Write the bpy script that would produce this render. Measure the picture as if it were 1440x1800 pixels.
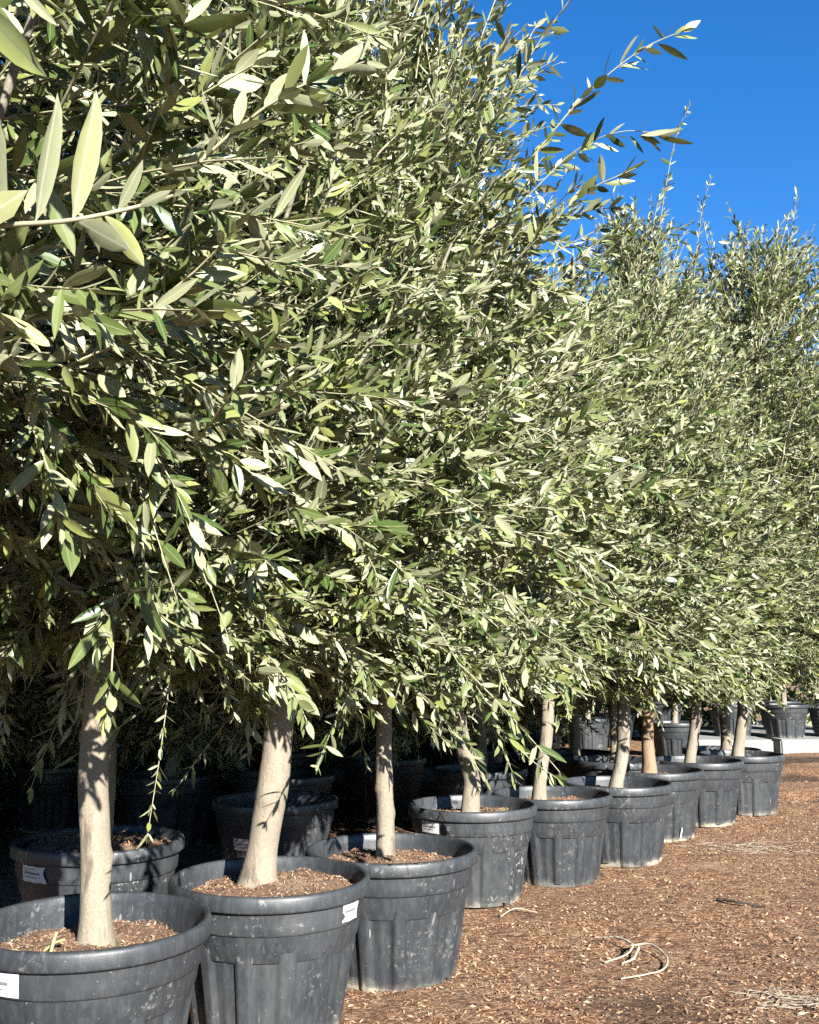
import bpy, math
import numpy as np
from mathutils import Vector, Matrix

for o in list(bpy.data.objects):
    bpy.data.objects.remove(o, do_unlink=True)
scene = bpy.context.scene
C = scene.collection
R = math.radians

# ------------------------------------------------------------------ camera
cam_d = bpy.data.cameras.new('camera')
cam_d.sensor_fit = 'HORIZONTAL'; cam_d.sensor_width = 36.0; cam_d.lens = 42.0
cam_d.clip_start = 0.05; cam_d.clip_end = 2000.0
cam = bpy.data.objects.new('camera', cam_d); C.objects.link(cam)
CAM = np.array((0.0, 0.0, 1.115)); PITCH = R(9.296)
cam.location = CAM; cam.rotation_euler = (R(90) + PITCH, 0, 0)
scene.camera = cam

# ------------------------------------------------------------------ sky and sun
SUN_EL, SUN_AZ = R(25), R(154)          # azimuth clockwise from +Y: behind the camera, to its right
sun_dir = Vector((math.sin(SUN_AZ) * math.cos(SUN_EL), math.cos(SUN_AZ) * math.cos(SUN_EL), math.sin(SUN_EL)))
world = bpy.data.worlds.new('World'); scene.world = world; world.use_nodes = True
wn = world.node_tree; wn.nodes.clear()
sky = wn.nodes.new('ShaderNodeTexSky'); sky.sky_type = 'NISHITA'; sky.sun_disc = False
sky.sun_elevation = SUN_EL; sky.sun_rotation = SUN_AZ
sky.altitude = 300; sky.air_density = 1.0; sky.dust_density = 0.0; sky.ozone_density = 3.0
bg = wn.nodes.new('ShaderNodeBackground'); bg.inputs['Strength'].default_value = 0.052
hs = wn.nodes.new('ShaderNodeHueSaturation'); hs.inputs['Saturation'].default_value = 1.33; hs.inputs['Hue'].default_value = 0.507   # the phone's vivid colour
wo = wn.nodes.new('ShaderNodeOutputWorld')
wn.links.new(sky.outputs[0], hs.inputs['Color']); wn.links.new(hs.outputs[0], bg.inputs['Color']); wn.links.new(bg.outputs[0], wo.inputs['Surface'])
sl = bpy.data.lights.new('sun', 'SUN'); sl.energy = 5.0; sl.angle = R(0.53); sl.color = (1.0, 0.965, 0.90)
so = bpy.data.objects.new('sun', sl); C.objects.link(so)
so.rotation_euler = (-sun_dir).to_track_quat('-Z', 'Y').to_euler(); so.location = (4, -6, 8)
scene.view_settings.view_transform = 'Standard'; scene.view_settings.look = 'None'
scene.view_settings.exposure = 2.32; scene.view_settings.gamma = 1.0
scene.view_settings.use_curve_mapping = False
scene.render.engine = 'CYCLES'
scene.cycles.max_bounces = 4; scene.cycles.diffuse_bounces = 1; scene.cycles.transmission_bounces = 2
scene.cycles.use_denoising = False

# ------------------------------------------------------------------ helpers
def link(o, parent=None, label=None, cat=None, group=None, kind=None):
    C.objects.link(o)
    if parent is not None: o.parent = parent
    if label: o['label'] = label
    if cat: o['category'] = cat
    if group: o['group'] = group
    if kind: o['kind'] = kind
    return o
def empty(name, loc, **k):
    o = bpy.data.objects.new(name, None); o.location = loc; o.empty_display_size = 0.1
    return link(o, **k)
def mesh_np(name, V, quads=None, tris=None, mat=None, smooth=True, uv=None):
    """mesh from numpy: V (n,3), quads (m,4), tris (k,3); uv per vertex (n,2)"""
    loops, starts, tot = [], [], 0
    if quads is not None and len(quads):
        loops.append(np.asarray(quads).ravel()); starts.append(np.arange(len(quads)) * 4); tot = len(quads) * 4
    if tris is not None and len(tris):
        loops.append(np.asarray(tris).ravel()); starts.append(tot + np.arange(len(tris)) * 3)
    lo = np.concatenate(loops).astype(np.int32); st = np.concatenate(starts).astype(np.int32)
    me = bpy.data.meshes.new(name)
    me.vertices.add(len(V)); me.vertices.foreach_set('co', np.asarray(V, dtype=np.float32).ravel())
    me.loops.add(len(lo)); me.loops.foreach_set('vertex_index', lo)
    me.polygons.add(len(st)); me.polygons.foreach_set('loop_start', st)
    me.update(calc_edges=True)
    if smooth: me.polygons.foreach_set('use_smooth', np.ones(len(st), dtype=bool))
    if uv is not None:
        l = me.uv_layers.new(name='UVMap'); l.data.foreach_set('uv', np.asarray(uv, dtype=np.float32)[lo].ravel())
    me.validate()
    if mat: me.materials.append(mat)
    return me
def obj(name, me, parent=None, loc=None, **k):
    o = bpy.data.objects.new(name, me)
    if loc is not None: o.location = loc
    return link(o, parent=parent, **k)
def nrm(v):
    return v / np.maximum(np.linalg.norm(v, axis=-1, keepdims=True), 1e-9)
def tubes(P, rad, S=3):
    """P (M,K,3) polylines, rad (M,K) -> V, quads"""
    M, K, _ = P.shape
    T = np.empty_like(P); T[:, 1:-1] = P[:, 2:] - P[:, :-2]; T[:, 0] = P[:, 1] - P[:, 0]; T[:, -1] = P[:, -1] - P[:, -2]
    T = nrm(T)
    ref = np.where(np.abs(T[:, :1, 2:3]) > 0.8, np.array([1.0, 0.2, 0]), np.array([0.1, 0.2, 1.0]))
    A = nrm(np.cross(T, np.broadcast_to(ref, T.shape))); B = np.cross(T, A)
    an = np.arange(S) / S * 2 * math.pi
    V = P[:, :, None] + rad[:, :, None, None] * (A[:, :, None] * np.cos(an)[None, None, :, None] + B[:, :, None] * np.sin(an)[None, None, :, None])
    i = np.arange(M)[:, None, None] * K * S; k = np.arange(K - 1)[None, :, None] * S; s = np.arange(S)[None, None, :]
    s2 = (s + 1) % S
    q = np.stack([i + k + s, i + k + s2, i + k + S + s2, i + k + S + s], -1).reshape(-1, 4)
    return V.reshape(-1, 3), q
def vnoise(P, freq, seed=0):
    """cheap smooth value noise on (...,3)"""
    p = np.asarray(P) * freq + 31.7; i = np.floor(p).astype(np.int64); f = p - i; f = f * f * (3 - 2 * f)
    def h(a, b, c):
        n = (a * 374761393 + b * 668265263 + c * 2147483647 + seed * 974711) & 0xffffffff
        n = ((n ^ (n >> 13)) * 1274126177) & 0xffffffff
        return ((n ^ (n >> 16)) & 0xffff) / 65535.0 * 2 - 1
    out = 0
    for dx in (0, 1):
        for dy in (0, 1):
            for dz in (0, 1):
                w = (f[..., 0] if dx else 1 - f[..., 0]) * (f[..., 1] if dy else 1 - f[..., 1]) * (f[..., 2] if dz else 1 - f[..., 2])
                out = out + w * h(i[..., 0] + dx, i[..., 1] + dy, i[..., 2] + dz)
    return out
def spline(pts, n):
    """Catmull-Rom through rows of pts resampled to n rows"""
    p = np.asarray(pts, float); p = np.vstack([2 * p[0] - p[1], p, 2 * p[-1] - p[-2]])
    t = np.linspace(0, len(p) - 3 - 1e-6, n); i = t.astype(int); f = (t - i)[:, None]
    a, b, c, d = p[i], p[i + 1], p[i + 2], p[i + 3]
    return 0.5 * (2 * b + (c - a) * f + (2 * a - 5 * b + 4 * c - d) * f ** 2 + (3 * b - a - 3 * c + d) * f ** 3)

# ------------------------------------------------------------------ materials
ALBEDO = 0.44      # brings the picked colours down to real-world reflectance
class NT:
    def __init__(s, name):
        s.m = bpy.data.materials.new(name); s.m.use_nodes = True; s.t = s.m.node_tree
        s.b = s.t.nodes['Principled BSDF']; s.out = s.t.nodes['Material Output']
    def n(s, kind, **kw):
        x = s.t.nodes.new('ShaderNode' + kind)
        for k, v in kw.items():
            if k.startswith('i_'): x.inputs[k[2:].replace('_', ' ')].default_value = v
            else: setattr(x, k, v)
        return x
    def l(s, a, b): s.t.links.new(a, b)
    def noise(s, scale, vec=None, detail=4, rough=0.6):
        x = s.n('TexNoise'); x.inputs['Scale'].default_value = scale; x.inputs['Detail'].default_value = detail; x.inputs['Roughness'].default_value = rough
        if vec is not None: s.l(vec, x.inputs['Vector'])
        return x.outputs['Fac']
    def ramp(s, fac, stops, interp='LINEAR'):
        x = s.n('ValToRGB'); x.color_ramp.interpolation = interp
        e = x.color_ramp.elements
        while len(e) < len(stops): e.new(0.5)
        for i, (p, c) in enumerate(stops):
            e[i].position = p; e[i].color = (*[ALBEDO * q for q in c], 1) if isinstance(c, tuple) else (c, c, c, 1)
        s.l(fac, x.inputs['Fac']); return x.outputs['Color']
    def mix(s, fac, a, b, mode='MIX'):
        x = s.n('Mix', data_type='RGBA', blend_type=mode)
        for v, i in ((fac, 0), (a, 6), (b, 7)):
            if isinstance(v, bpy.types.NodeSocket): s.l(v, x.inputs[i])
            else: x.inputs[i].default_value = (*[ALBEDO * q for q in v], 1) if isinstance(v, tuple) else v
        return x.outputs[2]
    def math(s, op, a, b=None, c=None, clamp=False):
        x = s.n('Math', operation=op, use_clamp=clamp)
        for i, v in enumerate((a, b, c)):
            if v is None: continue
            if isinstance(v, bpy.types.NodeSocket): s.l(v, x.inputs[i])
            else: x.inputs[i].default_value = v
        return x.outputs[0]
    def bump(s, h, strength=0.4, dist=0.01):
        x = s.n('Bump'); x.inputs['Strength'].default_value = strength; x.inputs['Distance'].default_value = dist
        s.l(h, x.inputs['Height']); s.l(x.outputs[0], s.b.inputs['Normal']); return x
    def coords(s, rand=True):
        tc = s.n('TexCoord').outputs['Object']
        if not rand: return tc
        oi = s.n('ObjectInfo').outputs['Random']
        v = s.n('VectorMath', operation='ADD'); s.l(tc, v.inputs[0])
        k = s.n('CombineXYZ'); m = s.math('MULTIPLY', oi, 37.0)
        for i in range(3): s.l(m, k.inputs[i])
        s.l(k.outputs[0], v.inputs[1]); return v.outputs[0]

def leaf_material():
    t = NT('olive_leaf'); b = t.b
    rnd = t.math('FRACT', t.math('ADD', t.n('NewGeometry').outputs['Random Per Island'], t.math('MULTIPLY', t.n('ObjectInfo').outputs['Random'], 7.3)))
    uv = t.n('SeparateXYZ'); t.l(t.n('TexCoord').outputs['UV'], uv.inputs[0])
    cen = t.math('ABSOLUTE', t.math('SUBTRACT', uv.outputs[0], 0.5))
    rib = t.math('LESS_THAN', cen, 0.035)
    rndb = t.math('FRACT', t.math('MULTIPLY', rnd, 57.31))
    top = t.ramp(rnd, [(0.0, (0.060, 0.125, 0.024)), (0.3, (0.15, 0.21, 0.056)), (0.7, (0.28, 0.32, 0.12)), (1.0, (0.42, 0.46, 0.125))])
    under = t.ramp(rndb, [(0.0, (0.33, 0.355, 0.18)), (0.5, (0.46, 0.48, 0.27)), (0.9, (0.57, 0.58, 0.36)), (1.0, (0.52, 0.53, 0.18))])
    top = t.mix(rib, top, (0.30, 0.32, 0.15))
    under = t.mix(t.math('MULTIPLY', t.math('LESS_THAN', cen, 0.05), 0.8), under, (0.66, 0.66, 0.44))
    vein = t.math('FRACT', t.math('SUBTRACT', t.math('MULTIPLY', uv.outputs[1], 17.0), t.math('MULTIPLY', cen, 9.0)))
    under = t.mix(t.math('MULTIPLY', t.math('LESS_THAN', vein, 0.16), 0.35), under, (0.50, 0.50, 0.29))
    back = t.n('NewGeometry').outputs['Backfacing']
    col = t.mix(back, top, under)
    mott = t.noise(90, t.n('TexCoord').outputs['Object'], 2)
    col = t.mix(0.35, col, t.ramp(mott, [(0.3, 0.55), (0.7, 1.0)]), 'MULTIPLY')
    t.l(col, b.inputs['Base Color'])
    rough = t.n('MapRange'); t.l(back, rough.inputs[0]); rough.inputs[3].default_value = 0.34; rough.inputs[4].default_value = 0.62
    t.l(rough.outputs[0], b.inputs['Roughness']); b.inputs['Specular IOR Level'].default_value = 0.38
    tr = t.n('BsdfTranslucent'); t.l(t.mix(0.5, col, (0.22, 0.26, 0.05)), tr.inputs['Color'])
    ms = t.n('MixShader'); ms.inputs[0].default_value = 0.15
    t.l(b.outputs[0], ms.inputs[1]); t.l(tr.outputs[0], ms.inputs[2]); t.l(ms.outputs[0], t.out.inputs['Surface'])
    return t.m
def bark_material(name, a, c, marks=(0.10, 0.075, 0.05)):
    t = NT(name); v = t.coords()
    mp = t.n('Mapping'); mp.inputs['Scale'].default_value = (1, 1, 0.22); t.l(v, mp.inputs['Vector'])
    n1 = t.noise(28, mp.outputs[0], 6); n2 = t.noise(7, v, 3); n3 = t.noise(24, mp.outputs[0], 4)
    col = t.mix(t.ramp(n1, [(0.3, 0.0), (0.7, 1.0)]), a, c)
    col = t.mix(t.ramp(n2, [(0.35, 0.0), (0.75, 0.45)]), col, (0.20, 0.175, 0.13))
    col = t.mix(t.ramp(n3, [(0.58, 0.0), (0.66, 0.8)]), col, marks)
    col = t.mix(t.ramp(t.noise(130, v, 3), [(0.42, 0.35), (0.62, 0.0)]), col, (0.16, 0.13, 0.095))
    t.l(col, t.b.inputs['Base Color']); t.b.inputs['Roughness'].default_value = 0.85
    t.bump(t.math('ADD', n1, t.math('MULTIPLY', t.noise(90, v, 3), 0.4)), 0.6, 0.007)
    return t.m
def twig_material():
    t = NT('young_twig_bark'); v = t.coords()
    t.l(t.ramp(t.noise(25, v, 3), [(0.3, (0.34, 0.31, 0.18)), (0.7, (0.58, 0.55, 0.34))]), t.b.inputs['Base Color'])
    t.b.inputs['Roughness'].default_value = 0.8; return t.m
def pot_material(name='black_plastic', wear=1.0):
    t = NT(name); v = t.coords()
    mp = t.n('Mapping'); mp.inputs['Scale'].default_value = (1, 1, 0.35); t.l(v, mp.inputs['Vector'])
    dust = t.ramp(t.noise(6, mp.outputs[0], 6, 0.7), [(0.38, 0.0), (0.8, 0.7 * wear)])
    col = t.mix(dust, (0.030, 0.035, 0.041), (0.088, 0.095, 0.101))
    col = t.mix(t.ramp(t.noise(60, mp.outputs[0], 4), [(0.45, 0.0), (0.75, 0.35)]), col, (0.13, 0.135, 0.138))
    # scuffs: pale scrapes where the plastic has been rubbed
    w1 = t.noise(4.5, v, 2); w2 = t.noise(46, v, 6, 0.75)
    sc = t.math('MULTIPLY', t.ramp(w1, [(0.52, 0.0), (0.63, 1.0)]), t.ramp(w2, [(0.55, 0.0), (0.62, 1.0)]))
    col = t.mix(t.math('MULTIPLY', sc, 0.7 * wear), col, (0.36, 0.36, 0.33))
    mp2 = t.n('Mapping'); mp2.inputs['Scale'].default_value = (9, 9, 1.6); mp2.inputs['Rotation'].default_value = (0.3, 0.2, 0); t.l(v, mp2.inputs['Vector'])
    w3 = t.math('MULTIPLY', t.ramp(t.noise(5, mp2.outputs[0], 1), [(0.73, 0.0), (0.75, 1.0)]), t.ramp(t.noise(3, v, 1), [(0.5, 0.0), (0.6, 1.0)]))
    col = t.mix(t.math('MULTIPLY', w3, 0.55), col, (0.40, 0.40, 0.385))
    sp = t.ramp(t.noise(130, v, 1), [(0.765, 0.0), (0.785, 0.8)])
    col = t.mix(sp, col, (0.40, 0.38, 0.32))
    # mud and lime dried on to the foot of the pot
    z = t.n('SeparateXYZ'); t.l(t.n('TexCoord').outputs['Object'], z.inputs[0])
    lev = t.math('ADD', z.outputs[2], t.math('MULTIPLY', t.math('SUBTRACT', t.noise(14, v, 5, 0.7), 0.34), -0.10))
    mud = t.math('MULTIPLY', t.ramp(lev, [(0.0, 0.95), (0.006, 0.3), (0.03, 0.0)]), t.ramp(t.noise(3.0, v, 2), [(0.4, 0.15), (0.6, 1.0)]))
    col = t.mix(mud, col, (0.42, 0.37, 0.29))
    t.l(col, t.b.inputs['Base Color'])
    t.l(t.ramp(t.noise(14, v, 4), [(0.3, 0.36), (0.75, 0.58)]), t.b.inputs['Roughness'])
    t.b.inputs['Specular IOR Level'].default_value = 0.4
    t.bump(t.math('ADD', t.noise(240, v, 3), t.math('MULTIPLY', t.noise(22, v, 3), 0.7)), 0.16, 0.004)
    return t.m
def soil_material():
    t = NT('potting_soil'); v = t.coords()
    n = t.noise(38, v, 8, 0.75); n2 = t.noise(8, v, 3)
    col = t.ramp(n, [(0.25, (0.055, 0.026, 0.014)), (0.5, (0.22, 0.105, 0.05)), (0.75, (0.44, 0.27, 0.14))])
    col = t.mix(t.ramp(n2, [(0.45, 0.0), (0.7, 0.6)]), col, (0.42, 0.32, 0.19))
    t.l(col, t.b.inputs['Base Color']); t.b.inputs['Roughness'].default_value = 0.95
    t.bump(t.noise(120, v, 6, 0.8), 0.9, 0.012); return t.m
def chip_material(name, stops):
    t = NT(name)
    r = t.math('FRACT', t.math('ADD', t.n('NewGeometry').outputs['Random Per Island'], t.math('MULTIPLY', t.n('ObjectInfo').outputs['Random'], 3.1)))
    col = t.ramp(r, stops)
    col = t.mix(0.5, col, t.ramp(t.noise(160, t.coords(False), 3), [(0.3, 0.6), (0.7, 1.1)]), 'MULTIPLY')
    t.l(col, t.b.inputs['Base Color']); t.b.inputs['Roughness'].default_value = 0.9; return t.m
def ground_material():
    t = NT('mulched_earth'); v = t.coords(False)
    mp = t.n('Mapping'); mp.inputs['Scale'].default_value = (0.9, 1.1, 1); mp.inputs['Rotation'].default_value = (0, 0, R(-20)); t.l(v, mp.inputs['Vector'])
    n0 = t.noise(48, mp.outputs[0], 8, 0.75); n2 = t.noise(1.1, v, 4); n3 = t.noise(14, mp.outputs[0], 5, 0.7)
    jit = t.n('VectorMath', operation='MULTIPLY_ADD'); nz = t.n('TexNoise'); nz.inputs['Scale'].default_value = 40; t.l(mp.outputs[0], nz.inputs['Vector'])
    t.l(nz.outputs['Color'], jit.inputs[0]); jit.inputs[1].default_value = (0.03, 0.03, 0.03); t.l(mp.outputs[0], jit.inputs[2])
    vo = t.n('TexVoronoi'); vo.inputs['Scale'].default_value = 64; t.l(jit.outputs[0], vo.inputs['Vector'])
    sv = t.n('SeparateColor'); t.l(vo.outputs['Color'], sv.inputs[0])
    n1 = t.math('ADD', t.math('MULTIPLY', n0, 0.55), t.math('MULTIPLY', sv.outputs[0], 0.42))
    col = t.ramp(n1, [(0.22, (0.095, 0.038, 0.017)), (0.37, (0.31, 0.148, 0.072)), (0.53, (0.55, 0.30, 0.155)), (0.66, (0.71, 0.455, 0.26)), (0.73, (0.86, 0.68, 0.45))])
    col = t.mix(t.ramp(n3, [(0.37, 0.8), (0.46, 0.0)]), col, (0.11, 0.056, 0.03))
    col = t.mix(t.ramp(n2, [(0.45, 0.0), (0.66, 0.5)]), col, (0.30, 0.165, 0.095))
    col = t.mix(t.ramp(t.noise(3.2, v, 5, 0.65), [(0.56, 0.0), (0.72, 0.6)]), col, (0.74, 0.53, 0.34))
    # darker bands along the wheel ruts across the far end and one darker patch near by
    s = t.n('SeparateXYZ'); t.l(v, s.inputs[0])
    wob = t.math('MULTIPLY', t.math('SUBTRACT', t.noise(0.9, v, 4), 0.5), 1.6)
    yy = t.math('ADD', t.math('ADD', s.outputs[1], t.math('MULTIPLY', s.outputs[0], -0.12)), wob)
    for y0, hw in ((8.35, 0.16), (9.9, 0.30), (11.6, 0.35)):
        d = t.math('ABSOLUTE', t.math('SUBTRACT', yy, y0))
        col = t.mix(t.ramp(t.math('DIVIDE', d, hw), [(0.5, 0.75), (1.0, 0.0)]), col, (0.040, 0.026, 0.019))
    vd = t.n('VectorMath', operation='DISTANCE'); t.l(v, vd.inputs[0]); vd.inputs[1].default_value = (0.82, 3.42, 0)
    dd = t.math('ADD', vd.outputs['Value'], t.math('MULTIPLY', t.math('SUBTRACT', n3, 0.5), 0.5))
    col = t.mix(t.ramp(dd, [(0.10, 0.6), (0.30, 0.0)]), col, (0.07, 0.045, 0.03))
    t.l(col, t.b.inputs['Base Color']); t.b.inputs['Roughness'].default_value = 0.95
    t.b.inputs['Specular IOR Level'].default_value = 0.2
    t.bump(t.math('ADD', t.math('ADD', n0, t.math('MULTIPLY', vo.outputs['Distance'], -0.9)), t.math('MULTIPLY', t.noise(150, v, 4, 0.8), 0.5)), 1.0, 0.022)
    return t.m
def plain(name, c, rough=0.6, var=0.25, scale=20, metal=0):
    t = NT(name); v = t.coords()
    t.l(t.mix(var, c, t.ramp(t.noise(scale, v, 5), [(0.3, 0.4), (0.7, 1.0)]), 'MULTIPLY'), t.b.inputs['Base Color'])
    t.b.inputs['Roughness'].default_value = rough; t.b.inputs['Metallic'].default_value = metal; return t.m

M_leaf = leaf_material()
M_bark = bark_material('olive_bark', (0.335, 0.27, 0.19), (0.425, 0.36, 0.265))
M_bark_tan = bark_material('tan_olive_bark', (0.36, 0.215, 0.11), (0.43, 0.28, 0.155))
M_bark_grey = bark_material('grey_olive_bark', (0.33, 0.285, 0.215), (0.415, 0.37, 0.29))
M_twig = twig_material()
M_pot = pot_material(wear=0.6); M_pot2 = pot_material('scuffed_black_plastic', 1.5)
M_soil = soil_material()
CH = [(0.0, (0.05, 0.026, 0.015)), (0.3, (0.24, 0.115, 0.056)), (0.7, (0.54, 0.295, 0.155)), (0.93, (0.69, 0.45, 0.26)), (1.0, (0.84, 0.69, 0.45))]
M_chip = chip_material('wood_chip', CH)
M_soilchip = chip_material('soil_fibre', [(0.0, (0.13, 0.06, 0.03)), (0.55, (0.40, 0.20, 0.10)), (0.85, (0.55, 0.35, 0.19)), (1.0, (0.66, 0.55, 0.36))])
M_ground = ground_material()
M_straw = plain('dry_straw', (0.60, 0.50, 0.36), 0.8, 0.5, 60)
M_white = plain('white_label', (0.80, 0.80, 0.78), 0.45, 0.08)
M_print = plain('label_print', (0.22, 0.23, 0.24), 0.6, 0.1)
M_conc = plain('pale_concrete', (0.40, 0.40, 0.385), 0.9, 0.5, 12)
M_wire = plain('dark_wire', (0.06, 0.06, 0.06), 0.5, 0.2)
M_bag = plain('grey_liner', (0.20, 0.21, 0.22), 0.7, 0.4, 15)
M_stick = plain('dark_stick', (0.06, 0.04, 0.03), 0.9)
M_yellow = plain('yellowing_stem', (0.50, 0.47, 0.20), 0.7)

# ------------------------------------------------------------------ ground
def axis(fine0, fine1, step, far0, far1):
    a = np.arange(fine0, fine1, step)
    lo, hi = [], []
    x, s = fine0, step
    while x > far0: s *= 1.35; x -= s; lo.append(x)
    x, s = a[-1], step
    while x < far1: s *= 1.35; x += s; hi.append(x)
    return np.array(lo[::-1] + list(a) + hi)
def ground_z(x, y):
    P = np.stack([x, y, np.zeros_like(x)], -1)
    z = 0.016 * vnoise(P, 1.3, 1) + 0.009 * vnoise(P, 5, 2) + 0.004 * vnoise(P, 16, 3)
    yy = y - 0.12 * x
    k = 1 / (1 + np.exp(-(x - 2.9) * 4))
    for y0, d in ((8.35, 0.05), (9.9, 0.06), (11.6, 0.06)):
        z = z + k * (-d * np.exp(-((yy - y0) / 0.2) ** 2) + 0.6 * d * np.exp(-((yy - y0 - 0.45) / 0.2) ** 2))
    return z - 0.02
gx = axis(-1.6, 4.6, 0.035, -400, 400); gy = axis(1.6, 10.0, 0.035, -400, 600)
X, Y = np.meshgrid(gx, gy); Z = ground_z(X, Y)
far = np.clip((np.hypot(X, Y - 6) - 25) / 25, 0, 1); Z = Z * (1 - far) - 0.02 * far
nx, ny = len(gx), len(gy)
ii = (np.arange(ny - 1)[:, None] * nx + np.arange(nx - 1)[None]).ravel()
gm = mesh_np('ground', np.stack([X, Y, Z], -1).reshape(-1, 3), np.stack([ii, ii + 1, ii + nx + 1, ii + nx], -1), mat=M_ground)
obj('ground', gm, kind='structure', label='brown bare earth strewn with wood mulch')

def chips(n, rng, pos, smin, smax, tiltmax=0.5, thick=0.18, slim=1.0):
    """small wedge-shaped slivers: 5 vertices, 6 triangles each"""
    L = smin + (smax - smin) * rng.random(n) ** 2.6; W = L * (0.18 + 0.4 * rng.random(n)) * slim; H = L * thick * (0.5 + rng.random(n))
    az = rng.random(n) * 2 * math.pi; ti = (rng.random(n) - 0.35) * tiltmax
    a = np.stack([np.cos(az) * np.cos(ti), np.sin(az) * np.cos(ti), np.sin(ti)], -1)
    b = np.stack([-np.sin(az), np.cos(az), (rng.random(n) - 0.5) * 0.6], -1); b = nrm(b); c = np.cross(a, b)
    V = np.stack([pos - a * L[:, None] / 2, pos + b * W[:, None] / 2, pos + a * L[:, None] / 2, pos - b * W[:, None] / 2, pos + c * H[:, None]], 1)
    i = np.arange(n)[:, None] * 5
    T = np.concatenate([i + np.array([t]) for t in ((0, 3, 4), (3, 2, 4), (2, 1, 4), (1, 0, 4))], 0)
    return V.reshape(-1, 3), T
rng = np.random.default_rng(5)
nc = 90000
cy_ = 2.6 + 9.5 * rng.random(nc) ** 1.7
cx_ = -0.7 + (cy_ * 0.47 + 1.2) * rng.random(nc)
p = np.stack([cx_, cy_, ground_z(cx_, cy_) + 0.002], -1)
cl = vnoise(p, 3.0, 9) + 0.6 * vnoise(p, 9.0, 4) + rng.random(nc) * 1.3
p = p[cl > 0.35]
V, T = chips(len(p), rng, p, 0.005, 0.031, 0.9, 0.2, 0.6)
obj('wood_chips', mesh_np('wood_chips', V, tris=T, mat=M_chip, smooth=False), kind='stuff', label='loose tan and brown wood chips scattered over the earth', cat='wood chips')

# ------------------------------------------------------------------ pots
PR, PH = 0.33, 0.455
def lathe(prof, n=96, mod=None):
    an = np.arange(n) / n * 2 * math.pi
    pr = np.asarray(prof, float); r = np.repeat(pr[:, :1], n, 1); z = np.repeat(pr[:, 1:2], n, 1)
    if mod is not None: r = mod(r, z, an[None])
    V = np.stack([r * np.cos(an), r * np.sin(an), z], -1).reshape(-1, 3)
    K = len(pr); k = np.arange(K - 1)[:, None] * n; s = np.arange(n)[None]; s2 = (s + 1) % n
    q = np.stack([k + s, k + s2, k + n + s2, k + n + s], -1)
    return V, q
def panel_mod(npan, depth, seed):
    def f(r, z, an):
        ph = (an / (2 * math.pi) * npan + 0.13 * seed) % 1.0
        edge = np.clip(np.minimum(ph - 0.16, 0.84 - ph) / 0.05, 0, 1)
        rib = np.exp(-((ph - 0.5) / 0.05) ** 2) * 0.25
        top = np.clip((PH - 0.118 - z) / 0.012, 0, 1)
        wob = 0.0025 * np.sin(2 * an + seed) + 0.0018 * np.sin(5 * an + 2 * seed + z * 6)
        return r - depth * (edge - rib) * top + wob
    return f
def make_pot_meshes(seed, mat):
    def rb(z): return 0.243 + (PR - 0.033 - 0.243) * z / (PH - 0.12)
    zs = [0.0, 0.008, 0.02, 0.03, 0.05, 0.10, 0.16, 0.22, 0.28, 0.315, PH - 0.131, PH - 0.118, PH - 0.1165]
    prof = [(0.238, 0.0)] + [(rb(z), z) for z in zs[1:]]
    V, q = lathe(prof, 208, panel_mod(13, 0.014, seed))
    # drainage notches cut out of the foot
    keep = np.ones(q.shape[:2], bool)
    for s0 in (14, 66, 118, 170): keep[0:2, s0:s0 + 12] = False
    ring = lathe([(0.232, 0.0), (0.232, PH - 0.13)], 96)            # inside of the wall, seen through the notches
    body_v = np.vstack([V, ring[0]]); body_q = np.vstack([q[keep], (ring[1].reshape(-1, 4)[:, ::-1] + len(V))])
    body = mesh_np('pot_body', body_v, body_q, mat=mat)
    c = [(PR - 0.033, PH - 0.1215), (PR - 0.0255, PH - 0.119), (PR - 0.0235, PH - 0.114), (PR - 0.021, PH - 0.09), (PR - 0.0185, PH - 0.05), (PR - 0.0175, PH - 0.044)]
    def wob(r, z, an): return r + 0.0022 * np.sin(2 * an + seed) + 0.0015 * np.sin(3 * an + 2.2 * seed)
    V, q = lathe(c, 96, wob); collar = mesh_np('pot_collar', V, q.reshape(-1, 4), mat=mat)
    r_ = [(PR - 0.0175, PH - 0.0475), (PR - 0.006, PH - 0.0495), (PR - 0.001, PH - 0.0475), (PR + 0.0005, PH - 0.043), (PR, PH - 0.012), (PR - 0.003, PH - 0.004), (PR - 0.009, PH),
          (PR - 0.017, PH - 0.001), (PR - 0.0215, PH - 0.006), (PR - 0.0235, PH - 0.03), (PR - 0.027, PH - 0.09), (PR - 0.036, PH - 0.16), (PR - 0.05, PH - 0.2)]
    V, q = lathe(r_, 96, wob); rim = mesh_np('pot_rim', V, q.reshape(-1, 4), mat=mat)
    return body, collar, rim
POTS = [make_pot_meshes(0, M_pot), make_pot_meshes(1.7, M_pot2), make_pot_meshes(3.1, M_pot)]
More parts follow.
